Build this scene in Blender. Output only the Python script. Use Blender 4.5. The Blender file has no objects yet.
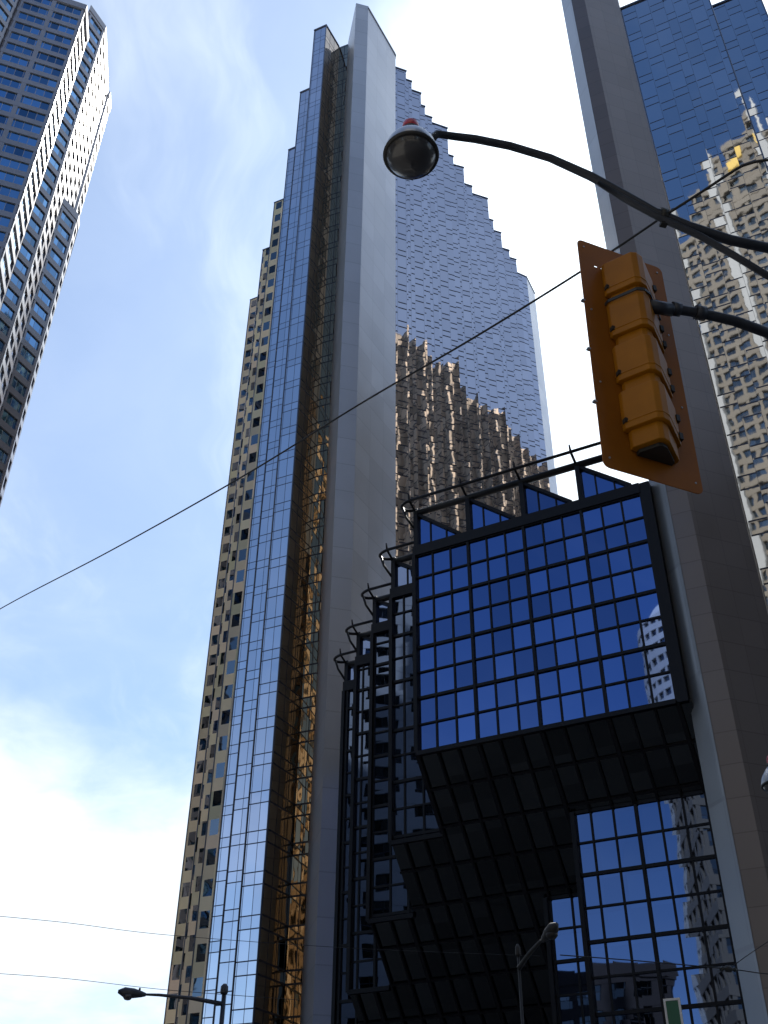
import bpy, bmesh, math, random
from mathutils import Vector, Matrix
R = math.radians
random.seed(7)
sc = bpy.context.scene
C = sc.collection

# ------------------------------------------------------------------ street grid
TH = R(25.5)                                   # the street grid is turned 25.5 degrees from the view
E1 = Vector((math.cos(TH), -math.sin(TH), 0))  # along the street, to the right
E2 = Vector((math.sin(TH), math.cos(TH), 0))   # across the street, away from the viewer
def W(u, v, z=0.0): return E1*u + E2*v + Vector((0, 0, z))
def azdir(a): return Vector((math.sin(R(a)), math.cos(R(a)), 0))

# ------------------------------------------------------------------ node helpers
def new_mat(name):
    m = bpy.data.materials.new(name); m.use_nodes = True
    nt = m.node_tree; nt.nodes.clear()
    out = nt.nodes.new('ShaderNodeOutputMaterial')
    return m, nt, out
class N:
    def __init__(s, nt): s.nt = nt
    def node(s, t, **k):
        n = s.nt.nodes.new(t)
        for a, b in k.items(): setattr(n, a, b)
        return n
    def link(s, a, b): s.nt.links.new(a, b)
    def put(s, v, sock):
        if isinstance(v, (int, float)): sock.default_value = v
        elif isinstance(v, (tuple, list)): sock.default_value = v
        else: s.link(v, sock)
    def m(s, op, a, b=None, c=None, clamp=False):
        n = s.node('ShaderNodeMath', operation=op, use_clamp=clamp)
        s.put(a, n.inputs[0])
        if b is not None: s.put(b, n.inputs[1])
        if c is not None: s.put(c, n.inputs[2])
        return n.outputs[0]
    def vm(s, op, a, b=None, scale=None):
        n = s.node('ShaderNodeVectorMath', operation=op)
        s.put(a, n.inputs[0])
        if b is not None: s.put(b, n.inputs[1])
        if scale is not None: s.put(scale, n.inputs['Scale'])
        return n.outputs[0]
    def mixc(s, f, a, b):
        n = s.node('ShaderNodeMix', data_type='RGBA')
        s.put(f, n.inputs[0]); s.put(a, n.inputs[6]); s.put(b, n.inputs[7])
        return n.outputs[2]
    def comb(s, x, y, z):
        n = s.node('ShaderNodeCombineXYZ')
        for i, v in enumerate((x, y, z)): s.put(v, n.inputs[i])
        return n.outputs[0]
    def sep(s, v):
        n = s.node('ShaderNodeSeparateXYZ'); s.link(v, n.inputs[0]); return n.outputs
    def noise(s, vec, scale, detail=3, rough=.5):
        n = s.node('ShaderNodeTexNoise'); n.inputs['Scale'].default_value = scale
        n.inputs['Detail'].default_value = detail; n.inputs['Roughness'].default_value = rough
        if vec is not None: s.link(vec, n.inputs['Vector'])
        return n.outputs
    def ramp(s, v, a, b):       # smooth 0..1 between a and b
        n = s.node('ShaderNodeMapRange', interpolation_type='SMOOTHSTEP')
        s.put(v, n.inputs[0]); n.inputs[1].default_value = a; n.inputs[2].default_value = b
        return n.outputs[0]
def c4(c): return (c[0], c[1], c[2], 1)

def plain(name, col, rough=.6, metal=0.0, var=.12, nscale=3.0, spec=.5, bump=0.0):
    m, nt, out = new_mat(name); n = N(nt)
    p = n.node('ShaderNodeBsdfPrincipled')
    tc = n.node('ShaderNodeTexCoord')
    f = n.noise(tc.outputs['Object'], nscale, 5, .6)[0]
    f2 = n.noise(tc.outputs['Object'], nscale*.13, 3, .5)[0]
    a = n.m('ADD', n.m('MULTIPLY', n.m('SUBTRACT', f, .5), var*2), n.m('MULTIPLY', n.m('SUBTRACT', f2, .5), var*2))
    k = n.m('ADD', a, 1.0)
    n.link(n.vm('SCALE', c4(col)[:3], scale=k), p.inputs['Base Color'])
    p.inputs['Metallic'].default_value = metal
    n.put(n.m('ADD', n.m('MULTIPLY', f, .15), rough-.07), p.inputs['Roughness'])
    p.inputs['Specular IOR Level'].default_value = spec
    if bump:
        b = n.node('ShaderNodeBump'); b.inputs['Strength'].default_value = bump; b.inputs['Distance'].default_value = .02
        n.link(f, b.inputs['Height']); n.link(b.outputs[0], p.inputs['Normal'])
    n.link(p.outputs[0], out.inputs[0])
    return m

def curtain(name, tint, frame, cw=1.5, fh=3.9, stagger=0.0, tilt=.02, warp=.02, wscale=.5, lines=(0.0, .30), lw=.045, vw=.05, vfade=.6, rough=.02, tintvar=.12, dash=.08, fvar=0.0):
    """mirror-glass curtain wall: columns cw wide, storeys fh high, each pane tipped a little its own way"""
    m, nt, out = new_mat(name); n = N(nt)
    uv = n.node('ShaderNodeUVMap').outputs[0]
    x, y, _ = n.sep(uv)
    cx = n.m('DIVIDE', x, cw); ci = n.m('FLOOR', cx); fx = n.m('FRACT', cx)
    odd = n.m('FLOORED_MODULO', ci, 2.0)
    wn0 = n.node('ShaderNodeTexWhiteNoise', noise_dimensions='1D'); n.link(ci, wn0.inputs['W'])
    sh = n.m('ADD', n.m('MULTIPLY', odd, stagger), n.m('MULTIPLY', n.m('SUBTRACT', wn0.outputs[0], .5), stagger*.5))
    cy = n.m('ADD', n.m('DIVIDE', y, fh), sh); ri = n.m('FLOOR', cy); fy = n.m('FRACT', cy)
    def band(v, at, w):
        return n.m('LESS_THAN', n.m('ABSOLUTE', n.m('SUBTRACT', v, at)), w/2)
    hl = None
    for l in lines:
        b = band(fy, l + lw/2, lw)
        hl = b if hl is None else n.m('MAXIMUM', hl, b)
    hl = n.m('MULTIPLY', hl, n.m('GREATER_THAN', fx, dash))
    vl = n.m('MULTIPLY', n.m('LESS_THAN', fx, vw), vfade)
    fr = n.m('MAXIMUM', hl, vl)
    seg = n.m('GREATER_THAN', fy, lines[-1] if len(lines) > 1 else 0.0)
    wn = n.node('ShaderNodeTexWhiteNoise', noise_dimensions='3D')
    n.link(n.comb(ci, n.m('ADD', ri, 0.37), seg), wn.inputs['Vector'])
    rc = wn.outputs['Color']; rv = wn.outputs['Value']
    g = n.node('ShaderNodeNewGeometry')
    t = n.vm('SCALE', n.vm('SUBTRACT', rc, (.5, .5, .5)), scale=tilt)
    pz = n.vm('ADD', g.outputs['Position'], n.vm('SCALE', rc, scale=30.0))
    nw = n.noise(pz, wscale, 1.5, .4)[1]
    wv = n.vm('SCALE', n.vm('SUBTRACT', nw, (.5, .5, .5)), scale=warp)
    nrm = n.vm('NORMALIZE', n.vm('ADD', n.vm('ADD', g.outputs['Normal'], t), wv))
    gl = n.node('ShaderNodeBsdfPrincipled')
    gl.inputs['Metallic'].default_value = 1.0; gl.inputs['Roughness'].default_value = rough
    k = n.m('ADD', 1-tintvar/2, n.m('MULTIPLY', rv, tintvar))
    n.link(n.vm('SCALE', c4(tint)[:3], scale=k), gl.inputs['Base Color'])
    n.link(nrm, gl.inputs['Normal'])
    fb = n.node('ShaderNodeBsdfPrincipled')
    n.link(n.vm('MULTIPLY', n.vm('SCALE', c4(frame)[:3], scale=n.m('ADD', 1-fvar/2, n.m('MULTIPLY', rv, fvar))), n.vm('ADD', (1-fvar*.11,)*3, n.vm('SCALE', rc, scale=fvar*.22))), fb.inputs['Base Color']); fb.inputs['Roughness'].default_value = .45
    mx = n.node('ShaderNodeMixShader'); n.link(fr, mx.inputs[0]); n.link(gl.outputs[0], mx.inputs[1]); n.link(fb.outputs[0], mx.inputs[2])
    n.link(mx.outputs[0], out.inputs[0])
    return m

def panelled(name, col, pw=1.5, ph=1.95, rough=.3, metal=.3, joint=.75, wav=.02):
    """large polished cladding panels with fine joints (blade walls)"""
    m, nt, out = new_mat(name); n = N(nt)
    uv = n.node('ShaderNodeUVMap').outputs[0]
    x, y, _ = n.sep(uv)
    fx = n.m('FRACT', n.m('DIVIDE', x, pw)); fy = n.m('FRACT', n.m('DIVIDE', y, ph))
    j = n.m('MAXIMUM', n.m('LESS_THAN', fx, .02), n.m('LESS_THAN', fy, .03))
    wn = n.node('ShaderNodeTexWhiteNoise', noise_dimensions='2D')
    n.link(n.comb(n.m('FLOOR', n.m('DIVIDE', x, pw)), n.m('FLOOR', n.m('DIVIDE', y, ph)), 0.0), wn.inputs['Vector'])
    tc = n.node('ShaderNodeTexCoord')
    st = n.noise(tc.outputs['Object'], .12, 4, .6)[0]
    k = n.m('ADD', n.m('MULTIPLY', n.m('SUBTRACT', wn.outputs[0], .5), .10), n.m('ADD', 1.0, n.m('MULTIPLY', n.m('SUBTRACT', st, .5), .3)))
    k = n.m('MULTIPLY', k, n.m('SUBTRACT', 1.0, n.m('MULTIPLY', j, 1-joint)))
    p = n.node('ShaderNodeBsdfPrincipled')
    n.link(n.vm('SCALE', c4(col)[:3], scale=k), p.inputs['Base Color'])
    p.inputs['Metallic'].default_value = metal; p.inputs['Roughness'].default_value = rough
    g = n.node('ShaderNodeNewGeometry')
    nw = n.noise(g.outputs['Position'], .25, 2, .5)[1]
    wv = n.vm('ADD', n.vm('SCALE', n.vm('SUBTRACT', nw, (.5, .5, .5)), scale=wav), n.vm('SCALE', n.vm('SUBTRACT', wn.outputs['Color'], (.5, .5, .5)), scale=wav*.5))
    n.link(n.vm('NORMALIZE', n.vm('ADD', g.outputs['Normal'], wv)), p.inputs['Normal'])
    n.link(p.outputs[0], out.inputs[0])
    return m

# ------------------------------------------------------------------ materials
M = {}
M['lt_stag'] = curtain('tower_glass_staggered', (.46, .48, .56), (.035, .04, .07), cw=1.45, fh=3.9, stagger=.45, tilt=.016, warp=.014, wscale=.8, lw=.06, vw=.04, vfade=.35)
M['lt_grid'] = curtain('tower_glass_gridded', (.94, .82, .80), (.05, .06, .10), cw=1.1, fh=3.9, tilt=.012, warp=.012, wscale=.8, lw=.03, vw=.07, vfade=.8, dash=0)
M['lt_notch'] = curtain('tower_glass_bronze', (.47, .35, .23), (.02, .02, .03), cw=1.4, fh=3.9, tilt=.03, warp=.03, lw=.05, vw=.08, vfade=1, dash=0)
M['rt_stag'] = curtain('near_tower_glass_staggered', (.47, .49, .54), (.03, .04, .08), cw=1.4, fh=3.9, stagger=.5, tilt=.012, warp=.006, wscale=1.2, lw=.035, vw=.03, vfade=.5)
M['lit_reflection'] = curtain('painted_tower_reflection', (.16, .17, .18), (.74, .60, .40), cw=1.75, fh=3.9, stagger=.5, tilt=.05, warp=.03, lines=(0.0,), lw=.46, vw=.24, vfade=1, dash=-1, tintvar=1.4, fvar=.45)  # cream and dark panes paint a sunlit tower's reflection into the colour
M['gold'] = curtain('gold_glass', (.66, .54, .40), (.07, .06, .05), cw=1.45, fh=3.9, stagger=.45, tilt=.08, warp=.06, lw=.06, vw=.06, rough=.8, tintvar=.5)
M['atrium'] = curtain('atrium_glass', (.125, .18, .36), (.01, .01, .015), cw=1.44, fh=1.95, tilt=.006, warp=.008, wscale=.35, lines=(0.0,), lw=.001, vw=.001, tintvar=.5, rough=.015)
M['atrium_plain'] = curtain('atrium_glass_even', (.10, .14, .25), (.01, .01, .015), cw=1.44, fh=1.95, tilt=.006, warp=.012, wscale=.35, lines=(0.0,), lw=.001, vw=.001, tintvar=.06, rough=.015)
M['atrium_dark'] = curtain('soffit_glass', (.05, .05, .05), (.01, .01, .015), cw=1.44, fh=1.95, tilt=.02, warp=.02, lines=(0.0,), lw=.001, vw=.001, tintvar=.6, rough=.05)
M['mullion'] = plain('black_mullion', (.006, .006, .009), .45, 0, .1, 8, spec=.2)
M['blade'] = panelled('blade_cladding', (.43, .44, .48), 3.2, 3.9, .30, .35, .8, .03)
M['blade_near'] = panelled('near_blade_cladding', (.17, .14, .125), 1.6, 1.95, .30, .35, .72, .04)
M['blade_edge'] = panelled('light_blade_edge', (.34, .36, .39), 3.0, 7.8, .28, .6, .9, .05)
M['roofing'] = plain('roofing', (.18, .18, .18), .8)
M['coping'] = plain('coping', (.10, .12, .17), .4, .4)
M['granite'] = plain('pink_granite', (.21, .205, .235), .20, 0, .15, .6, spec=.9)
M['green_glass'] = curtain('green_office_glass', (.14, .28, .46), (.3, .28, .29), cw=1.6, fh=3.9, tilt=.03, warp=.02, lines=(0.0,), lw=.02, vw=.06, vfade=.9, tintvar=.9, rough=.05)
M['stone'] = plain('cream_stone', (.22, .19, .145), .8, 0, .12, .4)
M['white_stone'] = plain('white_precast', (.45, .45, .42), .75, 0, .1, .4)
M['brown_stone'] = plain('brown_stone', (.06, .05, .045), .8, 0, .15, .4)
M['dark_glass'] = curtain('dark_window_glass', (.10, .13, .15), (.05, .05, .05), cw=1.5, fh=3.6, tilt=.03, warp=.02, lines=(0.0,), lw=.03, vw=.05, tintvar=.8, rough=.05)
M['yellow_sign'] = plain('yellow_panel', (.80, .50, .03), .5)
M['asphalt'] = plain('asphalt', (.05, .05, .052), .85, 0, .2, 6, bump=.3)
M['paving'] = plain('concrete_paving', (.30, .29, .27), .8, 0, .15, 2, bump=.2)
M['kerb'] = plain('kerb_concrete', (.38, .37, .35), .8, 0, .1, 4)
M['paint'] = plain('road_paint', (.78, .78, .74), .6, 0, .12, 9)
M['signal'] = plain('signal_yellow_enamel', (.35, .135, .004), .42, 0, .30, 5, spec=.25)
M['signal_plate'] = plain('backplate_yellow_enamel', (.26, .085, .004), .45, 0, .30, 4, spec=.25)
M['black'] = plain('black_rubber', (.02, .02, .02), .5)
M['galv'] = plain('dark_painted_steel', (.045, .050, .065), .45, .5, .3, 10, bump=.2)
M['alu'] = plain('worn_aluminium', (.42, .43, .45), .35, .8, .2, 9)
M['cable'] = plain('cable', (.012, .012, .014), .6)
M['red_cap'] = plain('red_photocell', (.45, .02, .03), .35)
M['green_sign'] = plain('green_sign_face', (.01, .12, .06), .4)
M['white_paint'] = plain('white_sign_border', (.8, .8, .8), .4)
def glassy(name, col, rough=.12):
    m, nt, out = new_mat(name); n = N(nt)
    p = n.node('ShaderNodeBsdfPrincipled'); p.inputs['Base Color'].default_value = c4(col)
    tc = n.node('ShaderNodeTexCoord'); f = n.noise(tc.outputs['Object'], 25, 3)[0]
    n.put(n.m('ADD', n.m('MULTIPLY', f, .2), rough), p.inputs['Roughness'])
    p.inputs['Coat Weight'].default_value = .6
    n.link(p.outputs[0], out.inputs[0]); return m
M['refractor'] = glassy('prismatic_refractor', (.035, .035, .04), .3)
M['lens_red'] = glassy('red_lens', (.25, .01, .01)); M['lens_amber'] = glassy('amber_lens', (.3, .14, .01)); M['lens_green'] = glassy('green_lens', (.01, .2, .1))

# ------------------------------------------------------------------ mesh helpers
def wloc(o):
    v = Vector((0, 0, 0))
    while o is not None: v += o.location; o = o.parent
    return v
class MB:
    def __init__(s): s.v = []; s.f = []; s.uv = []; s.mi = []; s.sm = []
    def face(s, pts, uvs=None, mi=0, smooth=False):
        b = len(s.v); s.v += [Vector(p) for p in pts]; s.f.append(tuple(range(b, b+len(pts))))
        if uvs is None:
            a = (Vector(pts[1])-Vector(pts[0])); L = a.length or 1; a = a/L
            nn = a.cross(Vector(pts[-1])-Vector(pts[0])); nn = nn.normalized() if nn.length > 1e-9 else Vector((0, 0, 1))
            bb = nn.cross(a)
            uvs = [((Vector(p)-Vector(pts[0])).dot(a), (Vector(p)-Vector(pts[0])).dot(bb)) for p in pts]
        s.uv.append(uvs); s.mi.append(mi); s.sm.append(smooth)
    def wall(s, p, q, z0, z1, x0=0.0, mi=0):
        p = Vector(p); q = Vector(q); L = (q-p).length
        s.face([p+Vector((0, 0, z0)), q+Vector((0, 0, z0)), q+Vector((0, 0, z1)), p+Vector((0, 0, z1))],
               [(x0, z0), (x0+L, z0), (x0+L, z1), (x0, z1)], mi)
    def prism(s, pts, z0, z1, cap=True, mi=0):
        """pts: ccw ground-plan points (Vector, z ignored)"""
        pts = [Vector((p[0], p[1], 0)) for p in pts]; x = 0
        for i, p in enumerate(pts):
            q = pts[(i+1) % len(pts)]; s.wall(p, q, z0, z1, x, mi); x += (q-p).length
        if cap:
            s.face([p+Vector((0, 0, z1)) for p in pts], [(p.x, p.y) for p in pts], mi)
            s.face([p+Vector((0, 0, z0)) for p in reversed(pts)], [(p.x, p.y) for p in reversed(pts)], mi)
    def obox(s, o, a, b, c):
        """box from corner o with edge vectors a, b, c (right-handed)"""
        o, a, b, c = map(Vector, (o, a, b, c))
        if a.cross(b).dot(c) < 0: a, b = b, a
        for q in ((o, b, a), (o+c, a, b), (o, a, c), (o+a, b, c), (o+a+b, -a, c), (o+b, -b, c)):
            p, x, y = q; s.face([p, p+x, p+x+y, p+y])
    def bar(s, p, q, w, d, nrm):
        """bar from p to q, w wide across, d deep along nrm, its back on the line p-q"""
        p, q, nrm = Vector(p), Vector(q), Vector(nrm).normalized()
        a = q-p; t = a.cross(nrm).normalized()*w
        s.obox(p-t/2, a, t, nrm*d)
    def tube(s, pts, r, seg=10, caps=True):
        pts = [Vector(p) for p in pts]; rs = r if isinstance(r, (list, tuple)) else [r]*len(pts)
        rings = []; ref = None
        for i, p in enumerate(pts):
            d = (pts[min(i+1, len(pts)-1)]-pts[max(i-1, 0)]).normalized()
            if ref is None:
                ref = d.cross(Vector((0, 0, 1)))
                if ref.length < .1: ref = d.cross(Vector((1, 0, 0)))
            ref = (ref - d*ref.dot(d)).normalized(); b2 = d.cross(ref)
            rings.append([p+(ref*math.cos(2*math.pi*k/seg)+b2*math.sin(2*math.pi*k/seg))*rs[i] for k in range(seg)])
        for i in range(len(pts)-1):
            for k in range(seg):
                s.face([rings[i][k], rings[i][(k+1) % seg], rings[i+1][(k+1) % seg], rings[i+1][k]], smooth=True)
        if caps:
            s.face(list(reversed(rings[0]))); s.face(rings[-1])
    def lathe(s, c, prof, seg=32, axis=Vector((0, 0, 1))):
        """prof: list of (radius, height) about the axis through c"""
        c = Vector(c); axis = Vector(axis).normalized(); q = Vector((0, 0, 1)).rotation_difference(axis)
        ring = lambda r, h: [c+q @ Vector((r*math.cos(2*math.pi*k/seg), r*math.sin(2*math.pi*k/seg), h)) for k in range(seg)]
        rr = [ring(r, h) for r, h in prof]
        for i in range(len(rr)-1):
            for k in range(seg):
                s.face([rr[i][k], rr[i][(k+1) % seg], rr[i+1][(k+1) % seg], rr[i+1][k]], smooth=True)
        if prof[0][0] > 1e-4: s.face(list(reversed(rr[0])))
        if prof[-1][0] > 1e-4: s.face(rr[-1])
    def build(s, name, mats, parent=None, weld=True):
        if not isinstance(mats, (list, tuple)): mats = [mats]
        off = wloc(parent) if parent is not None else (s.base if hasattr(s, 'base') else Vector((0, 0, 0)))
        me = bpy.data.meshes.new(name); me.from_pydata([p-off for p in s.v], [], s.f)
        uvl = me.uv_layers.new(name='UVMap')
        flat = [c for f in s.uv for uv in f for c in uv]
        uvl.data.foreach_set('uv', flat)
        for m in mats: me.materials.append(m)
        me.polygons.foreach_set('material_index', s.mi); me.polygons.foreach_set('use_smooth', s.sm)
        if weld:
            bm = bmesh.new(); bm.from_mesh(me); bmesh.ops.remove_doubles(bm, verts=bm.verts, dist=1e-5); bm.to_mesh(me); bm.free()
        o = bpy.data.objects.new(name, me); C.objects.link(o)
        if parent is not None: o.parent = parent
        else: o.location = off
        return o
def tag(o, label=None, cat=None, group=None, kind=None):
    for k, v in (('label', label), ('category', cat), ('group', group), ('kind', kind)):
        if v: o[k] = v
    return o
def thing(name, loc, label, cat, group=None):
    o = bpy.data.objects.new(name, None); o.empty_display_size = .5; C.objects.link(o); o.location = loc
    return tag(o, label, cat, group)
def wp(u, v): return W(u, v)
def rotpt(p, deg):           # turn a plan point about the viewer's axis, clockwise positive
    a = R(-deg); return Vector((p.x*math.cos(a)-p.y*math.sin(a), p.x*math.sin(a)+p.y*math.cos(a), 0))
def offset_poly(pts, d):
    """ccw polygon pushed outward by d"""
    n = len(pts); out = []
    for i in range(n):
        a, b, c = pts[i-1], pts[i], pts[(i+1) % n]
        e, f = (b-a).normalized(), (c-b).normalized()
        n1, n2 = Vector((e.y, -e.x, 0)), Vector((f.y, -f.x, 0))
        k = n1+n2; den = 1+n1.dot(n2)
        out.append(b+k*(d/max(den, .3)))
    return out
def bands(mb, pts, zs, h, d):
    po = offset_poly(pts, d)
    for z in zs:
        n = len(pts); x = 0
        for i in range(n):
            j = (i+1) % n
            mb.wall(po[i], po[j], z, z+h, x); x += (po[j]-po[i]).length
            up = Vector((0, 0, z+h)); lo = Vector((0, 0, z))
            mb.face([po[i]+up, po[j]+up, pts[j]+up, pts[i]+up]); mb.face([po[j]+lo, po[i]+lo, pts[i]+lo, pts[j]+lo])
def piers(mb, pts, z0, z1, w, d, step, edges=None):
    n = len(pts)
    for i in range(n):
        if edges is not None and i not in edges: continue
        p, q = pts[i], pts[(i+1) % n]; L = (q-p).length; e = (q-p)/L; nn = Vector((e.y, -e.x, 0))
        k = max(1, round(L/step))
        for j in range(k+1):
            c = p+e*(L*j/k); lo = max(0, L*j/k-w/2); hi = min(L, L*j/k+w/2)
            mb.obox(p+e*lo+Vector((0, 0, z0)), e*(hi-lo), nn*d, Vector((0, 0, z1-z0)))

# ------------------------------------------------------------------ world, sun, camera
SUN_AZ, SUN_EL = 22.0, 51.0
w = bpy.data.worlds.new("World"); sc.world = w; w.use_nodes = True
nt = w.node_tree; nt.nodes.clear(); n = N(nt)
sky = n.node('ShaderNodeTexSky', sky_type='NISHITA'); sky.sun_disc = False
sky.sun_elevation = R(SUN_EL); sky.sun_rotation = R(SUN_AZ); sky.air_density = 1.0; sky.dust_density = .6; sky.ozone_density = 2.0
tc = n.node('ShaderNodeTexCoord'); d = tc.outputs['Generated']
dx, dy, dz = n.sep(d)
# project the direction on a cloud sheet so that clouds thin out overhead
k = n.m('DIVIDE', 1.0, n.m('ADD', n.m('MAXIMUM', dz, 0.0), .25))
cp = n.comb(n.m('MULTIPLY', dx, k), n.m('MULTIPLY', dy, k), 0.0)
wrp = n.noise(cp, 1.1, 4, .55)[1]
cp2 = n.vm('ADD', n.vm('ADD', cp, (3.3, 1.7, 0)), n.vm('SCALE', wrp, scale=.55))
c1 = n.noise(cp2, 1.5, 7, .52)[0]
c2 = n.noise(cp2, 5.0, 6, .6)[0]
sd = azdir(SUN_AZ)*math.cos(R(SUN_EL)) + Vector((0, 0, math.sin(R(SUN_EL))))
cosun = n.node('ShaderNodeVectorMath', operation='DOT_PRODUCT'); n.link(d, cosun.inputs[0]); cosun.inputs[1].default_value = sd
cs = cosun.outputs['Value']
near = n.ramp(cs, .925, .995)                                 # thick bright veil round the sun
low = n.ramp(n.m('MULTIPLY', dz, -1.0), -.54, -.30)          # bank of cloud low down
cover = n.m('ADD', n.m('ADD', c1, n.m('MULTIPLY', n.m('SUBTRACT', c2, .5), .30)), n.m('ADD', n.m('MULTIPLY', near, .50), n.m('MULTIPLY', low, .26)))
front = n.ramp(dy, -.25, .30)
side = n.ramp(dx, .0, .5)
st = n.noise(n.vm('MULTIPLY', n.vm('ADD', cp2, (1.3, .4, 0)), (5.5, 1.6, 1)), 1.3, 6, .6)[0]          # long thin streaks
streak = n.m('MULTIPLY', n.ramp(st, .50, .78), .34)
cl = n.m('MULTIPLY', n.m('MAXIMUM', n.ramp(cover, .46, .88), streak), n.m('MAXIMUM', front, .16))
veil = n.m('MAXIMUM', n.m('MULTIPLY', n.m('MULTIPLY', front, n.m('ADD', .02, n.m('MULTIPLY', c1, .62))), n.m('ADD', .75, n.m('MULTIPLY', c2, .5))), n.m('MULTIPLY', side, .26))
amt = n.m('MINIMUM', n.m('ADD', n.m('MULTIPLY', cl, .8), veil), 1.0)
bright = n.m('ADD', 8.2, n.m('MULTIPLY', n.m('POWER', n.m('MAXIMUM', cs, 0.0), 22.0), 6.0))
ccol = n.vm('SCALE', (.88, .98, 1.08), scale=bright)
skyc = n.vm('MULTIPLY', sky.outputs[0], (.78, .99, 1.18))
col = n.mixc(amt, skyc, ccol)
bg = n.node('ShaderNodeBackground'); n.link(col, bg.inputs[0]); bg.inputs[1].default_value = .10
wo = n.node('ShaderNodeOutputWorld'); n.link(bg.outputs[0], wo.inputs[0])

sl = bpy.data.lights.new('sun', 'SUN'); sl.energy = 5.0; sl.angle = R(.5); sl.color = (1, .95, .87)
so = bpy.data.objects.new('sun', sl); C.objects.link(so)
so.rotation_euler = (-sd).to_track_quat('-Z', 'Y').to_euler()

cam = bpy.data.cameras.new('camera'); co = bpy.data.objects.new('camera', cam); C.objects.link(co); sc.camera = co
cam.sensor_fit = 'VERTICAL'; cam.sensor_height = 24; cam.lens = 1050/1024*24; cam.clip_end = 5000; cam.clip_start = .05
zen = Vector((11, 1424, 1050)).normalized()       # zenith in camera axes (right, up, forward)
fwc = (Vector((0, 0, 1))-zen*zen.z).normalized(); rtc = fwc.cross(zen)
if rtc.x < 0: rtc = -rtc
# world axes of the camera: right, up, back
Mx = Matrix(((rtc.x, rtc.y, -rtc.z), (fwc.x, fwc.y, -fwc.z), (zen.x, zen.y, -zen.z)))
co.matrix_world = Matrix.Translation((0, 0, 1.6)) @ Mx.to_4x4()
def ray(px, py):
    q = Vector((px-384, 512-py, 1050)); return Vector((q.dot(rtc), q.dot(fwc), q.dot(zen)))
def pz(px, py, z):            # where the sight line through a picture point reaches height z (used to survey positions)
    r = ray(px, py); return r*((z-1.6)/r.z)+Vector((0, 0, 1.6))
def pplane(px, py, o, nn):
    r = ray(px, py); c = Vector((0, 0, 1.6)); return c+r*((Vector(o)-c).dot(nn)/r.dot(nn))

sc.view_settings.view_transform = 'Standard'; sc.view_settings.look = 'None'; sc.view_settings.gamma = 1
sc.view_settings.exposure = 0.6
sc.cycles.max_bounces = 10; sc.cycles.glossy_bounces = 6; sc.cycles.caustics_reflective = False; sc.cycles.caustics_refractive = False
sc.cycles.sample_clamp_indirect = 4

# ------------------------------------------------------------------ ground and street
def sheet(name, pts, z, mat, th=0.0):
    mb = MB()
    if th: mb.prism(pts, z-th, z)
    else: mb.face([p+Vector((0, 0, z)) for p in pts], [(p.x, p.y) for p in pts])
    return tag(mb.build(name, mat), kind='structure')
def quv(u0, v0, u1, v1): return [wp(u0, v0), wp(u1, v0), wp(u1, v1), wp(u0, v1)]
sheet('ground', [Vector((-2500, -2500, 0)), Vector((2500, -2500, 0)), Vector((2500, 2500, 0)), Vector((-2500, 2500, 0))], 0, M['paving'])
sheet('road', quv(-600, 3.2, 600, 27), .004, M['asphalt'])
sheet('sidewalk', quv(-300, -6, 300, 3.0), .13, M['paving'], .126)
sheet('sidewalk', quv(-300, 27.2, 300, 58), .13, M['paving'], .126)
sheet('kerb', quv(-300, 3.0, 300, 3.2), .14, M['kerb'], .13)
sheet('kerb', quv(-300, 27.0, 300, 27.2), .14, M['kerb'], .13)
mb = MB()
for i in range(-20, 21):
    for v in (9, 21): mb.face([p+Vector((0, 0, .008)) for p in quv(i*9, v-.06, i*9+3, v+.06)])
mb.face([p+Vector((0, 0, .008)) for p in quv(-280, 14.9, 280, 15.0)]); mb.face([p+Vector((0, 0, .008)) for p in quv(-280, 15.15, 280, 15.25)])
tag(mb.build('lane_marking', M['paint']), kind='structure')

# ------------------------------------------------------------------ far (tall) mirror-glass tower
H = 180.0
t = thing('glass_tower', wp(-60, 120), 'tall sawtooth mirror-glass tower with a pale blade wall, in the centre of the photo', 'tower')
def P(u, v, sh=0.0): return rotpt(wp(u, v), sh)
tip = [P(-43.1, 84.4, -.5), P(-42.6, 94.1, -.35)]
A = P(-49.2, 88.8, -.5); B = P(-44.8, 83.0, -.5)
# right side: 45 degree teeth
outer = [(-42.3, 97.6), (-42.2, 99.9), (-41.6, 102.8), (-42.0, 105.6), (-41.7, 108.3), (-39.9, 111.6), (-41.2, 117.9), (-40.6, 121.0), (-40.7, 125.8),
         (-38.9, 129.9), (-39.8, 135.5), (-39.4, 139.2), (-39.4, 144.3), (-38.9, 147.3)]
saw = []; pu, pv = -42.6, 94.5
for (u, v) in outer:
    du, dv = u-pu, v-pv; b = (dv-du)/2
    saw += [(pu-b, pv+b), (u, v)]; pu, pv = u, v
saw.append((-41.0, 149.4))
right = [P(u, v, -.25 if v < 120 else -.1) for u, v in saw]
rear = [P(-38.7, 152.8), P(-38.6, 158.0)]
far = [P(-42.5, 162), P(-96.9, 162)]
stair = [(-96.9, 133.2, -.1), (-86.9, 133.2, -.2), (-86.9, 122.3, -.2), (-78.5, 122.3, -.25), (-78.5, 112.8, -.25), (-69.7, 112.8, -.3), (-69.7, 103.2, -.3), (-61.4, 103.2, -.4),
         (-61.4, 93.6, -.5), (-53.2, 93.6, -.6), (-53.2, 84.2, -.65), (-50.9, 84.2, -.65)]
left = [P(*s) for s in stair]
notch = P(-50.7, 88.8, -.6)
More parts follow.
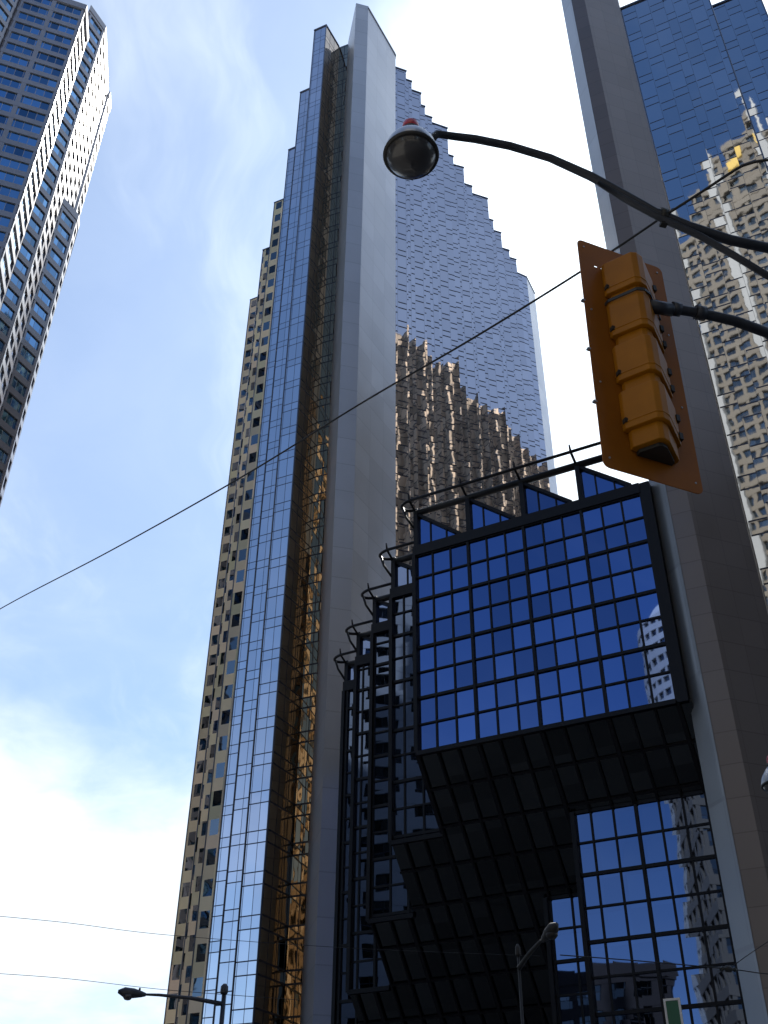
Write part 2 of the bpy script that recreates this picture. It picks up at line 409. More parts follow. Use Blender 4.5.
# right curtain wall
mb = MB(); x = 0; ch = [tip[1]]+right+[rear[0]]
for p, q in zip(ch, ch[1:]): mb.wall(p, q, 0, H, x); x += (q-p).length
mb.build('curtain_wall', M['lt_stag'], t)['label'] = 'sawtooth side with staggered blue-grey panes'
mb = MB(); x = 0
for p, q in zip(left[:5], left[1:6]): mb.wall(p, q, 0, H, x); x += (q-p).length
mb.build('painted_reflection_wall', M['lit_reflection'], t)['label'] = 'outermost glass strips, painted with the beige-gold reflection of a sunlit windowed tower'
mb = MB(); x = 0
for p, q in zip(left[5:], left[6:]): mb.wall(p, q, 0, H, x); x += (q-p).length
mb.build('curtain_wall', M['lt_grid'], t)['label'] = 'stepped side with long vertical strips of panes'
mb = MB(); mb.wall(left[-1], notch, 0, H, 0); mb.wall(notch, A, 0, H, (notch-left[-1]).length)
mb.build('recessed_curtain_wall', M['lt_notch'], t)
mb = MB(); ch = [far[0], far[1], left[0]]; x = 0
for p, q in zip(ch, ch[1:]): mb.wall(p, q, 0, H, x); x += (q-p).length
mb.build('curtain_wall', M['lt_grid'], t)
mb = MB(); mb.prism([A, B, tip[0], tip[1], P(-46, 95, -.4), P(-49, 92, -.4)], 0, H+.6)
mb.build('blade_wall', M['blade'], t)
mb = MB(); mb.prism([rear[0], rear[1], far[0], P(-43, 155)], 0, H+.3); mb.build('blade_wall', M['blade'], t)
mb = MB()
roofpts = [tip[1]]+right+rear+far+left+[notch, A]
mb.face([p+Vector((0, 0, H-.5)) for p in roofpts]); mb.build('roof', M['roofing'], t)
mb = MB()
def coping(mb, pts, z, closed=False):
    po = offset_poly(pts, .12)
    for i in range(len(pts)-(0 if closed else 1)):
        j = (i+1) % len(pts)
        a, b, c_, d_ = po[i], po[j], pts[j], pts[i]
        mb.wall(a, b, z-.22, z+.05); up = Vector((0, 0, z+.05)); lo = Vector((0, 0, z-.22)); mb.face([a+up, b+up, c_+up, d_+up]); mb.face([b+lo, a+lo, d_+lo, c_+lo])
coping(mb, [tip[0], tip[1]]+right+rear+far+left+[notch], H)
mb.build('coping', M['coping'], t)
# real mullion fins on the outer corners of the stepped side
mb = MB()
for i in (1, 3, 5, 7, 9, 11):
    pass
for i in (0, 2, 4, 6, 8, 10, 11):
    p = left[i]; mb.tube([p, p+Vector((0, 0, H))], .10, 6)
mb.build('corner_trim', M['coping'], t)

# ------------------------------------------------------------------ near right tower
H2 = 112.0; HB = 153.0
t = thing('glass_tower', wp(10, 90), 'blue mirror-glass tower behind a brown blade wall, cut off by the right frame edge', 'tower')
Bp, C1, C2, D1 = wp(-8.11, 60.0), wp(-6.97, 58.9), wp(-5.67, 58.9), wp(-2.65, 61.9)
teeth = [(-2.65, 63.5), (1.6, 63.5), (1.6, 64.0), (5.9, 64.0), (5.9, 67.4), (10.9, 67.4), (10.9, 71.7), (16, 71.7), (16, 76), (21, 76), (21, 80.3), (26, 80.3), (26, 84.6), (31, 84.6), (31, 89), (36, 89), (36, 93), (41, 93), (41, 97)]
tp = [wp(*q) for q in teeth]
back = [wp(44, 118), wp(-4.4, 118)]
mb = MB(); x = 0
for p, q in zip(tp, tp[1:]): mb.wall(p, q, 0, H2, x); x += (q-p).length
mb.build('curtain_wall', M['rt_stag'], t)['label'] = 'blue stepped side mirroring a pointed tower'
mb = MB(); mb.wall(tp[-1], back[0], 0, H2); mb.wall(back[0], back[1], 0, H2); mb.build('curtain_wall', M['lt_grid'], t)
mb = MB(); mb.prism([Bp, C1, C2, D1, wp(-2.65, 63.49), wp(-4.4, 66), wp(-8.11, 66)], 0, HB); mb.build('blade_wall', M['blade_near'], t)
mb = MB(); en = (Bp-C1).normalized(); on = Vector((en.y, -en.x, 0))*-1
if on.dot(E2) > 0: on = -on
mb.prism([Bp+on*.03+en*.02, Bp+on*.003+en*.02, C1+on*.003, C1+on*.03][::-1], 0, HB+.1); mb.build('blade_edge', M['blade_edge'], t)['label'] = 'pale smooth edge strip of the blade wall'
# left (atrium) side, 45 degree teeth, slim and tall
VE = 156.0
poly = [wp(-6.9, VE)]; v = VE
while v-9 >= 66.5:
    poly += [wp(-7.6, v-.2), wp(-8.6, v-1.3), wp(-7.7, v-3.0), wp(-8.7, v-4.2), wp(-7.6, v-6.0), wp(-8.5, v-7.2), wp(-7.7, v-8.8)]
    v -= 9
poly += [wp(-8.0, 66.02), wp(-4.4, 66.02), wp(-6.5, VE)]
mb = MB(); mb.prism(poly, 0, HB-1, cap=True); mb.build('curtain_wall', M['gold'], t)['label'] = 'sunlit gold-tinted sawtooth side over the atrium'
mb = MB(); mb.face([p+Vector((0, 0, H2-.5)) for p in [wp(-4.4, 63.5)]+tp+back]); mb.build('roof', M['roofing'], t)
mb = MB(); coping(mb, tp+[back[0]], H2); mb.build('coping', M['coping'], t)
mb = MB()
for i in (3, 5, 7): mb.tube([tp[i]+Vector((0, 0, 0)), tp[i]+Vector((0, 0, H2))], .07, 6)
mb.build('corner_trim', M['coping'], t)

# ------------------------------------------------------------------ glass atrium between the towers
t = thing('glass_atrium', wp(-20, 70), 'dark-framed blue glass banking hall with a sloping glass underside, between the two towers', 'building')
PW, PH = 1.44, 1.95
VU = Vector((0, 0, 1)); FN = -E2                     # facade normal towards the street
U0, U1, V0, ZB = -26.0, -8.1, 60.0, 30.0
ZT = ZB+8*PH
slope = 1.1
RA = R(2.0)
A1 = Vector((math.cos(TH+RA), -math.sin(TH+RA), 0)); A2 = Vector((math.sin(TH+RA), math.cos(TH+RA), 0)); FN = -A2
def wa(u, v): return W(U0, V0)+A1*(u-U0)+A2*(v-V0)
# main front: 12 x 8 panes, every one its own part
for i in range(12):
    for j in range(8):
        mb = MB(); a = wa(U0+i*PW, V0); b = wa(U0+(i+1)*PW, V0)
        mb.face([a+VU*(ZB+j*PH), b+VU*(ZB+j*PH), b+VU*(ZB+(j+1)*PH), a+VU*(ZB+(j+1)*PH)], [((i+.1)*PW, (j+.1)*PH), ((i+.9)*PW, (j+.1)*PH), ((i+.9)*PW, (j+.9)*PH), ((i+.1)*PW, (j+.9)*PH)])
        mb.build('glass_pane', M['atrium'], t)
rest = MB(); mul = MB()
def mullions(u0, u1, v, z0, z1, du0=None, thick=3, z_ref=ZB, hthick=2):
    """bars standing proud of a street-facing glass wall, counted in panes from the main wall's corner"""
    i0 = math.ceil((u0-U0)/PW-1e-6); i1 = math.floor((u1-U0)/PW+1e-6)
    for i in range(i0, i1+1):
        u = U0+i*PW; wd, dp = (.18, .18) if i % thick == 0 else (.12, .10)
        mul.bar(wa(u, v)+VU*z0, wa(u, v)+VU*z1, wd, dp, FN)
    j0 = math.ceil((z0-z_ref)/PH-1e-6); j1 = math.floor((z1-z_ref)/PH+1e-6)
    for j in range(j0, j1+1):
        z = z_ref+j*PH; ht, dp = (.20, .14) if j % hthick == 0 else (.12, .11)
        mul.bar(wa(u0, v)+VU*z, wa(u1, v)+VU*z, ht, dp, FN)
    mul.bar(wa(u0, v)+VU*z0, wa(u0, v)+VU*z1, .28, .32, FN)
mullions(U0, U1-.05, V0, ZB-.1, ZT)
U1 = U0+12*PW; UE = U1+.80
mul.obox(wa(U1+.02, V0-.2)+VU*(ZB-.2), A1*.66, A2*7, VU*(ZT+1.0-ZB))
S = [0, 3.9, 7.4, 10.7, 13.3]; DZ = [0, .5, 1.0, 1.6, 2.2]
zs = []
for kx in range(1, 5):
    s = S[kx]; u0 = U0-s; v = V0+s; zt = ZT-DZ[kx]; zb = ZB-slope*s
    rest.wall(wa(u0, v), wa(U0-S[kx-1]+6, v), zb, zt, (u0-U0)); mullions(u0, U0-S[kx-1]+.05, v, zb, zt)
    mul.bar(wa(u0, v)+VU*zb, wa(U0-S[kx-1], v)+VU*zb, .3, .3, FN)
    # side return going back from the corner
    rest.wall(wa(u0, v+8), wa(u0, v), zb, zt)
rest.wall(wa(U0, V0+6), wa(U0, V0), ZB, ZT)
# last shaft at the left runs to the ground against the far tower
rest.wall(wa(U0-S[4]-.6, V0+S[4]+.5), wa(U0-S[4]+10, V0+S[4]+.5), 0, ZT-3, 0)
mullions(U0-S[4]-.6, U0-S[4]+3, V0+S[4]+.5, 6, ZB-slope*S[4])
mul.bar(wa(U0, V0)+VU*(ZB-.15), wa(U1-.05, V0)+VU*(ZB-.15), .3, .34, FN)
# recessed lower walls A and B
SA, SB = 3.9, 7.45
uA, uB = -17.05, -20.5
rest.wall(wa(uA, V0+SA), wa(UE, V0+SA), 0, ZB-slope*SA+.3, 0); mullions(uA, UE, V0+SA, .2, ZB-slope*SA, z_ref=ZB-slope*SA)
rest.wall(wa(uA, V0+SB+8), wa(uA, V0+SA), 0, ZB-slope*SA)
rest.wall(wa(uB, V0+SB), wa(uA, V0+SB), 0, ZB-slope*SB+.3, 0); mullions(uB, uA, V0+SB, .2, ZB-slope*SB, z_ref=ZB-slope*SB)
rest.wall(wa(uB, V0+SB+12), wa(uB, V0+SB), 0, ZB-slope*SB)
o = rest.build('glass_pane', M['atrium_plain'], t); o['kind'] = 'stuff'
# sloping underside: one inclined glass plane with a stepped outline
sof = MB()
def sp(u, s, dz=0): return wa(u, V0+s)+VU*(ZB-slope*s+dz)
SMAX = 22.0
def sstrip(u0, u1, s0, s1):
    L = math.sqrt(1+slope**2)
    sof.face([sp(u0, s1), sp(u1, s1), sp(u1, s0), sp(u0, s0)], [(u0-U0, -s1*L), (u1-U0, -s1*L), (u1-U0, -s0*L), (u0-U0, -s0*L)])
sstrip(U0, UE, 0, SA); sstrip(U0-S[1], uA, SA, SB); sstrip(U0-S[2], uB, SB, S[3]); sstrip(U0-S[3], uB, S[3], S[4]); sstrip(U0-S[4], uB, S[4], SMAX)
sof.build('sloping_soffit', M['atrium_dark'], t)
sn = (VU*-1 + FN*0 + A2*-slope).normalized()   # outward (down and towards the street)
L = math.sqrt(1+slope**2)
for i in range(-9, 13):
    u = U0+i*PW
    if u < U0-S[4]: continue
    s0 = 0
    for kx in range(4, 0, -1):
        if u < U0-S[kx-1]+1e-6 and kx <= 4 and u >= U0-S[kx]-1e-6 and u < U0-S[kx-1]-1e-6: s0 = S[kx]
    s1 = SA if u > uA+.01 else (SB if u > uB+.01 else SMAX)
    if s1 > s0: mul.bar(sp(u, s0), sp(u, s1), .26 if i % 3 == 0 else .14, .22, sn)
s = 0; j = 0
while s < SMAX:
    ul = U0
    for kx in range(1, 5):
        if s >= S[kx]-1e-6: ul = U0-S[kx]
    ur = UE if s < SA else (uA if s < SB else uB)
    if s > 0: mul.bar(sp(ul, s), sp(ur, s), .15, .18, sn)
    s += 1.75; j += 1
mul.build('mullions', M['mullion'], t)
# fascia, gable trusses and tubular rails on the roof edge
fas = MB(); fas.bar(wa(U0-.1, V0+.3)+VU*(ZT+.42), wa(U1, V0+.3)+VU*(ZT+.42), .84, .55, FN)
fas.build('fascia', M['mullion'], t)
for kx in range(1, 5):
    zt = ZT-DZ[kx]; v = V0+S[kx]; fas = MB()
    fas.bar(wa(U0-S[kx]-.1, v+.3)+VU*(zt+.45), wa(U0-S[kx-1]+.2, v+.3)+VU*(zt+.45), .9, .55, FN)
    fas.build('fascia', M['mullion'], t)
ZR = 50.3
def truss(u0, u1, v, z0, z1, bays):
    g = MB(); f = MB(); bw = (u1-u0)/bays
    for b in range(bays):
        a = u0+b*bw
        f.bar(wa(a+.15, v+.2)+VU*z0, wa(a+.15, v+.2)+VU*(z1+.1), .34, .40, FN)
        f.bar(wa(a+.1, v+.15)+VU*(z1-.1), wa(a+bw*.86, v+.15)+VU*(z0+.15), .24, .26, FN)
        g.face([wa(a+.2, v+.1)+VU*z0, wa(a+bw*.86, v+.1)+VU*z0, wa(a+.2, v+.1)+VU*(z1-.15)], [(50+b*7, 50), (50+b*7+.5, 50), (50+b*7, 50.5)])
        for q in (1, 2):
            uu = a+q*bw*.30; zz = z1-.1-(z1-z0)*(q*.30/.86)
            f.bar(wa(uu, v+.09)+VU*z0, wa(uu, v+.09)+VU*zz, .10, .08, FN)
        # post behind, holding up the skylight ridge
        f.bar(wa(a+.15, v+.25)+VU*(z1-.1), wa(a+.15, v+4.0)+VU*(z0+.2), .2, .2, VU)
    g.build('gable_glass', M['atrium'], t); f.build('roof_truss', M['mullion'], t)
truss(U0, U0+12*PW, V0, ZT+.83, ZR-.6, 4)
for kx in range(1, 5):
    zt = ZT-DZ[kx]; a = U0-S[kx]; truss(a, a+min(4.4, S[kx]-S[kx-1]+1.2), V0+S[kx], zt+.9, zt+4.0-(.3*kx), 1)
def rail(u0, u1, v, z):
    r = MB(); off = 1.15
    loop = []
    # outer tube, rounded at its left end, coming back under to the post foot
    outer = [wa(u1, v-off)+VU*(z+.1), wa(u0+.2, v-off)+VU*(z+.1)]
    for a in range(0, 181, 20):
        outer.append(wa(u0+.2-math.sin(R(a))*1.0, v-off+(1-math.cos(R(a)))*off*.5)+VU*(z+.1-(a/180)*.15))
    outer.append(wa(u0+.2, v)+VU*(z-.1))
    r.tube(outer, .12, 8)
    r.tube([wa(u0-.7, v-off*.6)+VU*(z), wa(u0-.55, v-off*.35)+VU*(z-.8), wa(u0+.05, v-.1)+VU*(z-1.9)], .10, 8)
    r.tube([wa(u1, v)+VU*(z-.35), wa(u0, v)+VU*(z-.35)], .27, 8)
    k = u0+.1
    while k < u1-.3:
        r.tube([wa(k, v+.1)+VU*(z-.35), wa(k, v-off)+VU*(z+.1), wa(k, v-off-.15)+VU*(z+.65)], [.10, .10, .06], 6)
        k += PW*3
    r.build('roof_rail', M['mullion'], t)
rail(U0, U1-.1, V0, ZR-.3)
for kx in range(1, 5):
    rail(U0-S[kx], U0-S[kx-1]+.2, V0+S[kx], ZT-DZ[kx]+4.2-(.3*kx))
mb = MB(); mb.face([p+VU*(ZT+.3) for p in [wa(U0+.3, V0+.5), wa(U1, V0+.5), wa(U1, 118), wa(-38, 118), wa(-38, V0+S[4]+2), wa(U0+.3, V0+S[4]+2)]]); mb.build('roof', M['roofing'], t)

# ------------------------------------------------------------------ granite tower at the upper left
t = thing('granite_tower', wp(-115, 95)*1.12, 'stepped granite office tower with banded windows and bright sunlit edge, at the upper left', 'tower')
K = 1.12
def g(u, v): return wp(u*K, v*K)
def shaft(core_pts, h, z0=0, fh=3.9, bh=1.55, proud=.28, pier=5.2, pw=.9, crown=True, glass='green_glass', stone='granite', par=t):
    mb = MB(); mb.prism(core_pts, z0, h-.3); mb.build('window_wall', M[glass], par)['kind'] = 'stuff'
    mb = MB(); zs = []; z = z0
    while z < h-bh-.2: zs.append(z); z += fh
    bands(mb, core_pts, zs, bh, proud); piers(mb, core_pts, z0, h-.02, pw, proud-.03, pier)
    mb.build('stone_cladding', M[stone], par)
    mb = MB(); po = offset_poly(core_pts, proud+.15); mb.prism(po, h-1.9, h); mb.build('parapet', M[stone], par)
def zat(px, py, u, v):       # height at which the sight line passes over plan point (u, v)
    r = ray(px, py); p = g(u, v); return 1.6+r.z*math.hypot(p.x, p.y)/math.hypot(r.x, r.y)
def vaz(u, a): return u/math.tan(R(a-25.5))
shaft([g(-106, 62.5), g(-98.3, 70.2), g(-102.0, 75.4), g(-128, 96), g(-128, 62.5)], zat(85, 6, -98.3, 70.2), bh=1.35)
shaft([g(-106.3, 46), g(-106.3, 61.8), g(-106.8, 62.3), g(-128, 62.3), g(-128, 46)], zat(85, 6, -98.3, 70.2)+6, bh=1.35)
def ribbon(p, q, h, step, bh, rows, fh=3.9, pw=.9):
    L = (q-p).length; e = (q-p)/L; nn = Vector((e.y, -e.x, 0)); k = max(1, round(L/step)); zt = math.floor((h-bh-.2)/fh)*fh
    for r_i in range(1, rows+1):
        z = zt-r_i*fh+bh
        for j in range(k):
            a, b = p+e*(L*j/k+pw/2+.05), p+e*(L*(j+1)/k-pw/2-.05)
            mb = MB(); mb.face([a+nn*.04+VU*z, b+nn*.04+VU*z, b+nn*.04+VU*(z+fh-bh), a+nn*.04+VU*(z+fh-bh)], [(L*j/k, z), (L*j/k+(b-a).length, z), (L*j/k+(b-a).length, z+fh-bh-.05), (L*j/k, z+fh-bh-.05)])
            mb.build('window', M['green_glass'], t)
ribbon(g(-106, 62.5), g(-98.3, 70.2), zat(85, 6, -98.3, 70.2), 5.2, 1.35, 30)
zQ = zat(101, 88, -111.4, 91.2)

shaft([g(-102.9, 75.0), g(-102.9, 79.25), g(-111.4, 91.2), g(-111.4, 91.9), g(-113.5, 94.8), g(-140, 115), g(-128, 90)], zQ, bh=1.45, pier=3.6, pw=.9)
zS = zat(80, 216, -106.6, 88.6)
shaft([g(-106.6, 84.7), g(-106.6, 88.6), g(-107.8, 90.3), g(-130, 108.7), g(-130, 100)], zS, bh=1.45, pier=3.6, pw=.9)

# ------------------------------------------------------------------ buildings behind the viewer, most seen mirrored in the glass, two added to block sky
def block(name, pts, h, label, cat, stone, glass='dark_glass', fh=3.7, bh=1.5, pier=3.4, pw=1.2, proud=.35):
    c = sum(pts, Vector((0, 0, 0)))/len(pts)
    th = thing(name, c, label, cat)
    shaft(pts, h, 0, fh, bh, proud, pier, pw, True, glass, stone, th)
    return th
def rect(c, a, wd, dp):
    """ccw rectangle centred on c, front along azimuth direction a"""
    c = Vector((c[0], c[1], 0)); ax = azdir(a); n_ = Vector((-ax.y, ax.x, 0))
    return [c-ax*wd/2-n_*dp/2, c+ax*wd/2-n_*dp/2, c+ax*wd/2+n_*dp/2, c-ax*wd/2+n_*dp/2]
def turn(p, c, deg=4.0):
    q = rotpt(Vector((p[0]-c[0], p[1]-c[1], 0)), deg); return q+Vector((c[0], c[1], 0))
# crowned tower
cx, cy = -8, -66
ct = block('crowned_tower', rect((cx, cy), 100, 50, 36), 206, 'cream crowned skyscraper with a spire, seen mirrored in the right tower\'s glass', 'tower', 'stone', pier=2.8, pw=.8, bh=1.3, fh=3.3)
for (wd, dp, z0, z1) in ((40, 30, 206, 220), (30, 24, 220, 232), (20, 18, 232, 242), (11, 11, 242, 250)):
    shaft(rect((cx, cy), 100, wd, dp), z1, z0, 4, 1.4, .4, 4.2, 1.6, True, 'dark_glass', 'stone', ct)
mb = MB(); mb.tube([(cx, cy, 250), (cx, cy, 258), (cx, cy, 271)], [1.5, .7, .12], 10); mb.build('spire', M['white_stone'], ct)
mb = MB()
for (a, z) in ((-9, 224), (-2, 227)): 
    c = Vector((cx, cy, 0))+azdir(100)*a+Vector((0, 0, z)); nn = Vector((-azdir(100).y, azdir(100).x, 0))
    mb.obox(c+nn*16.2, azdir(100)*3, nn*.5, VU*4)
mb.build('yellow_panel', M['yellow_sign'], ct)
mb = MB()
for a in (-24.5, -12, 0, 12, 24.5):
    ax = azdir(100); nn = Vector((-ax.y, ax.x, 0)); c = Vector((cx, cy, 0))+ax*a
    mb.obox(c-ax*1.0+nn*18, ax*2.0, nn*1.6, VU*(212 if abs(a) > 20 else 226 if a else 242))
mb.build('pilaster', M['white_stone'], ct)
# round white tower
cc = turn((-82, -111), (17.5, 58), 5.0); n_ = 40
circ = lambda r: [cc+Vector((r*math.cos(2*math.pi*k/n_), r*math.sin(2*math.pi*k/n_), 0)) for k in range(n_)]
rt_ = thing('round_tower', cc, 'white round tower with a domed top, seen mirrored in the atrium\'s right-hand panes', 'tower')
shaft(circ(15), 142, 0, 3.7, 1.9, .5, 4.7, .6, True, 'dark_glass', 'white_stone', rt_)
mb = MB(); mb.lathe(cc+VU*142, [(13.5, 0), (13.2, 2), (11, 5), (7, 7.5), (3, 8.6), (0, 9)], 40); mb.build('dome', M['white_stone'], rt_)
# pale apartment slab mirrored in the stepped atrium corner
p0 = turn((-42.5, 27), (2.5, 65)); dd = azdir(-34)
block('apartment_block', [p0, p0+dd*26, p0+dd*26+azdir(236)*18, p0+azdir(236)*18], 118, 'pale apartment block with grey window bays, seen mirrored in the atrium\'s stepped corner', 'building', 'white_stone', pier=4.5, pw=2.0, bh=1.7)
block('sky_blocker_tower', rect((52, -34), 118, 64, 26), 150, 'unseen dark bronze slab tower behind the viewer to the right, added to block sky light', 'tower', 'brown_stone')  # added out of view to keep sky light off the blade walls
block('sky_blocker_block', rect((78, 20), 118, 26, 30), 90, 'unseen dark brown block to the right of the signal, added to block sky light', 'building', 'brown_stone')  # unseen mass added to carry the sky blocking on round the right side
# office block mirrored at the lower right
block('office_block', rect((-40, -26.5), -40, 18, 18), 70, 'cream mid-rise office block, seen mirrored in the lower right atrium panes', 'building', 'stone')
block('low_office_block', rect((-70, -3), -34, 44, 16), 40, 'low dark brown office block, seen mirrored along the bottom of the atrium', 'building', 'brown_stone')

# ------------------------------------------------------------------ traffic signal
sg = thing('traffic_signal', (1.4, 4.3, 0), 'yellow four-section traffic signal seen from behind, on a dark mast arm', 'traffic light')
TL = Vector((1.169, 4.183, 6.776)); yaw = 1.205; tl = -.031
a0 = Vector((math.sin(yaw), math.cos(yaw), 0)); dn = Vector((0, 0, -1))
RD = dn*math.cos(tl)+a0*math.sin(tl); AX = a0*math.cos(tl)-dn*math.sin(tl); NF = AX.cross(RD)   # towards the street side
if NF.dot(Vector((-a0.y, a0.x, 0))) < 0: NF = -NF
HG, WG = 1.807, .60
def sp3(a, b, c=0.0): return TL+AX*a+RD*b+NF*c      # across, down, forward
# backplate as a filled outline with two slots
cu = bpy.data.curves.new('outline', 'CURVE'); cu.dimensions = '2D'; cu.fill_mode = 'BOTH'; cu.extrude = .003
def spl(pts):
    s = cu.splines.new('POLY'); s.points.add(len(pts)-1)
    for i, p in enumerate(pts): s.points[i].co = (p[0], p[1], 0, 1)
    s.use_cyclic_u = True
def rr(w_, h_, r_):
    out = []
    for (cx_, cy_, a_) in ((w_-r_, r_, -90), (w_-r_, h_-r_, 0), (r_, h_-r_, 90), (r_, r_, 180)):
        for q in range(0, 91, 15): out.append((cx_+r_*math.cos(R(a_+q)), cy_+r_*math.sin(R(a_+q))))
    return out
o_ = rr(WG, HG, .04)
spl(o_)
for hx in (.10, .145): spl([(hx, .20), (hx+.022, .20), (hx+.022, .215), (hx, .215)])
ob = bpy.data.objects.new('outline', cu); C.objects.link(ob)
bpy.context.view_layer.update()
me0 = bpy.data.meshes.new_from_object(ob.evaluated_get(bpy.context.evaluated_depsgraph_get()))
C.objects.unlink(ob); bpy.data.objects.remove(ob)
mb = MB()
for pl in me0.polygons: mb.face([sp3(me0.vertices[i].co.x, me0.vertices[i].co.y, me0.vertices[i].co.z) for i in pl.vertices])
mb.build('backplate', M['signal_plate'], sg)
# housing sections: a corner-on box behind the plate
def hsec(mb, b0, b1, k=1.0, sh=0.0):
    m_ = .315; hw = .172*k
    cs = [(m_-hw, -.008), (m_-hw, -.035), (m_-hw*.42, -.03-hw*.86), (m_-hw*.22, -.03-hw*.92), (m_+hw*.05, -.03-hw*.84), (m_+hw, -.035), (m_+hw, -.008)]
    top = [sp3(a, b0, c) for a, c in cs]; bot = [sp3(a, b1, c) for a, c in cs]
    for i in range(len(cs)-1): mb.face([top[i], top[i+1], bot[i+1], bot[i]])
    mb.face(list(reversed(top))); mb.face(bot)
y0 = .205
for k in range(4):
    b = y0+k*.352
    mb = MB(); hsec(mb, b, b+.268); hsec(mb, b+.268, b+.352 if k < 3 else b+.385, .82)
    # lid ribs and seams
    hsec(mb, b+.218, b+.228, 1.03)
    o = mb.build('signal_section', M['signal'], sg)
    bv = o.modifiers.new('bevel', 'BEVEL'); bv.width = .010; bv.segments = 3; bv.limit_method = 'ANGLE'
    for q in (.07, .20):
        h_ = MB(); h_.obox(sp3(.315+.150, b+q, -.062), AX*.022, RD*.045, NF*.035); h_.build('hinge', M['black'], o)
    h_ = MB(); h_.obox(sp3(.315-.178, b+.20, -.05), AX*.018, RD*.028, NF*.03); h_.build('latch', M['black'], o)
    v_ = MB(); cvis = sp3(.305, b+.165, .02)
    ring = []; 
    for q in range(-30, 211, 12): ring.append((math.cos(R(q)), -math.sin(R(q))))
    for i in range(len(ring)-1):
        (x1, y1), (x2, y2) = ring[i], ring[i+1]; L1 = .14; 
        pA, pB = cvis+AX*x1*.15+RD*y1*.15, cvis+AX*x2*.15+RD*y2*.15
        v_.face([pA, pB, pB+NF*L1, pA+NF*L1], smooth=True); v_.face([pB*1+AX*0, pA, pA-(pA-cvis)*.02, pB-(pB-cvis)*.02])
    v_.build('visor', M['signal_plate'], o)
    ln = MB(); ln.lathe(cvis-NF*.005, [(.145, 0), (.12, .02), (.07, .035), (0, .04)], 24, NF)
    ln.build('lens', M[('lens_red', 'lens_amber', 'lens_green', 'lens_green')[k]], o)
mb = MB(); hsec(mb, y0+3*.352+.388, y0+3*.352+.41, .62); mb.build('bottom_cap', M['black'], sg)
mb = MB()
for (a_, b_) in ((.04, .06), (.56, .06), (.04, .62), (.56, .62), (.04, 1.2), (.56, 1.2), (.04, 1.74), (.56, 1.74)):
    mb.tube([sp3(a_, b_, -.002), sp3(a_, b_, -.008)], .006, 8)
for b_ in (.55, .95, 1.35): mb.obox(sp3(-.014, b_, -.005), AX*.02, RD*.012, NF*.02)
mb.build('bolt', M['alu'], sg)
# mast arm with strap and its pole, out of frame to the right
POLE = Vector((5.6, 6.9, 0))
ap = thing('signal_pole', POLE, 'dark steel pole out of frame at right, carrying the yellow signal', 'pole')
s1 = sp3(.40, .575, -.13); s2 = pplane(700, 312, s1, Vector((0.45, -1, 0)).normalized()); 
mb = MB()
m1 = pz(768, 333, s1.z-.02)
pth = [s1, pz(675, 309, s1.z+.01), pz(700, 313, s1.z+.01), pz(735, 321, s1.z+.0), m1, m1+(POLE+VU*5.7-m1)*.35+VU*.05, m1+(POLE+VU*5.6-m1)*.7+VU*.03, POLE+VU*5.55]
mb.tube(pth, [.026, .030, .030, .032, .033, .037, .042, .048], 14); mb.build('mast_arm', M['galv'], ap)
mb = MB()
bd = (pth[2]-pth[1]).normalized()
mb.tube([pth[1]-bd*.02, pth[1]+bd*.03], .042, 12); mb.build('clamp', M['galv'], ap)
mb = MB(); mb.tube([pth[2]-bd*.03, pth[2]+bd*.03], .044, 12); mb.tube([pth[2]+VU*.04, pth[2]+VU*.065], .012, 6)
mb.build('clamp', M['galv'], ap)
mb = MB(); mb.tube([s1-bd*.06, s1+bd*.10], .040, 12)
mb.build('clamp', M['galv'], ap)
mb = MB()
stp = [sp3(a, .545, c) for a, c in ((.139, -.01), (.139, -.038), (.24, -.184), (.28, -.196), (.33, -.180), (.491, -.038), (.491, -.01))]
for p, q in zip(stp, stp[1:]): mb.bar(p, q, .022, .006, (q-p).cross(RD) if (q-p).cross(RD).dot(-NF) > 0 else -(q-p).cross(RD))
mb.build('strap', M['black'], ap)
mb = MB(); mb.tube([POLE, POLE+VU*9.6], [.14, .09], 16); mb.lathe(POLE, [(.24, 0), (.24, .05), (.17, .1), (.15, .5), (.14, .55)], 20); mb.build('shaft', M['galv'], ap)

# ------------------------------------------------------------------ bell street lamp over the signal
def luminaire(L, par, s=1.0):
    mb = MB(); mb.lathe(L, [(0, .29*s), (.06*s, .285*s), (.10*s, .26*s), (.145*s, .20*s), (.185*s, .14*s), (.213*s, .08*s), (.225*s, .03*s), (.23*s, 0), (.228*s, -.02*s), (.215*s, -.022*s)], 36); mb.build('housing', M['alu'], par)
    mb = MB(); mb.lathe(L, [(.232*s, -.006*s), (.238*s, -.02*s), (.232*s, -.036*s), (.215*s, -.036*s)], 36); mb.build('rim', M['black'], par)
    mb = MB(); prof = [(.213*s, -.03*s)]
    for q in range(1, 10):
        a = q*10; prof.append((.205*s*math.cos(R(a))+(.004*s if q % 2 else 0), -.03*s-.125*s*math.sin(R(a))))
    prof.append((0, -.158*s)); mb.lathe(L, list(reversed(prof)), 36); mb.build('refractor', M['refractor'], par)
    mb = MB(); mb.lathe(L+VU*.325*s, [(.072*s, 0), (.076*s, .03*s), (.07*s, .09*s), (.045*s, .13*s), (0, .15*s)], 20); mb.build('photocell', M['red_cap'], par)
    mb = MB(); mb.lathe(L+VU*.29*s, [(.085*s, 0), (.085*s, .03*s), (.07*s, .035*s)], 20); mb.build('collar', M['black'], par)
Lp = pz(411, 154, 9.3)
sl2 = thing('street_lamp', POLE+E1*.0, 'bell-shaped street lamp with a red photocell on a long curved arm, above the signal', 'street lamp')
sl2.location = POLE + VU*9.3
luminaire(Lp, sl2)
end = pz(768, 247, 8.95)
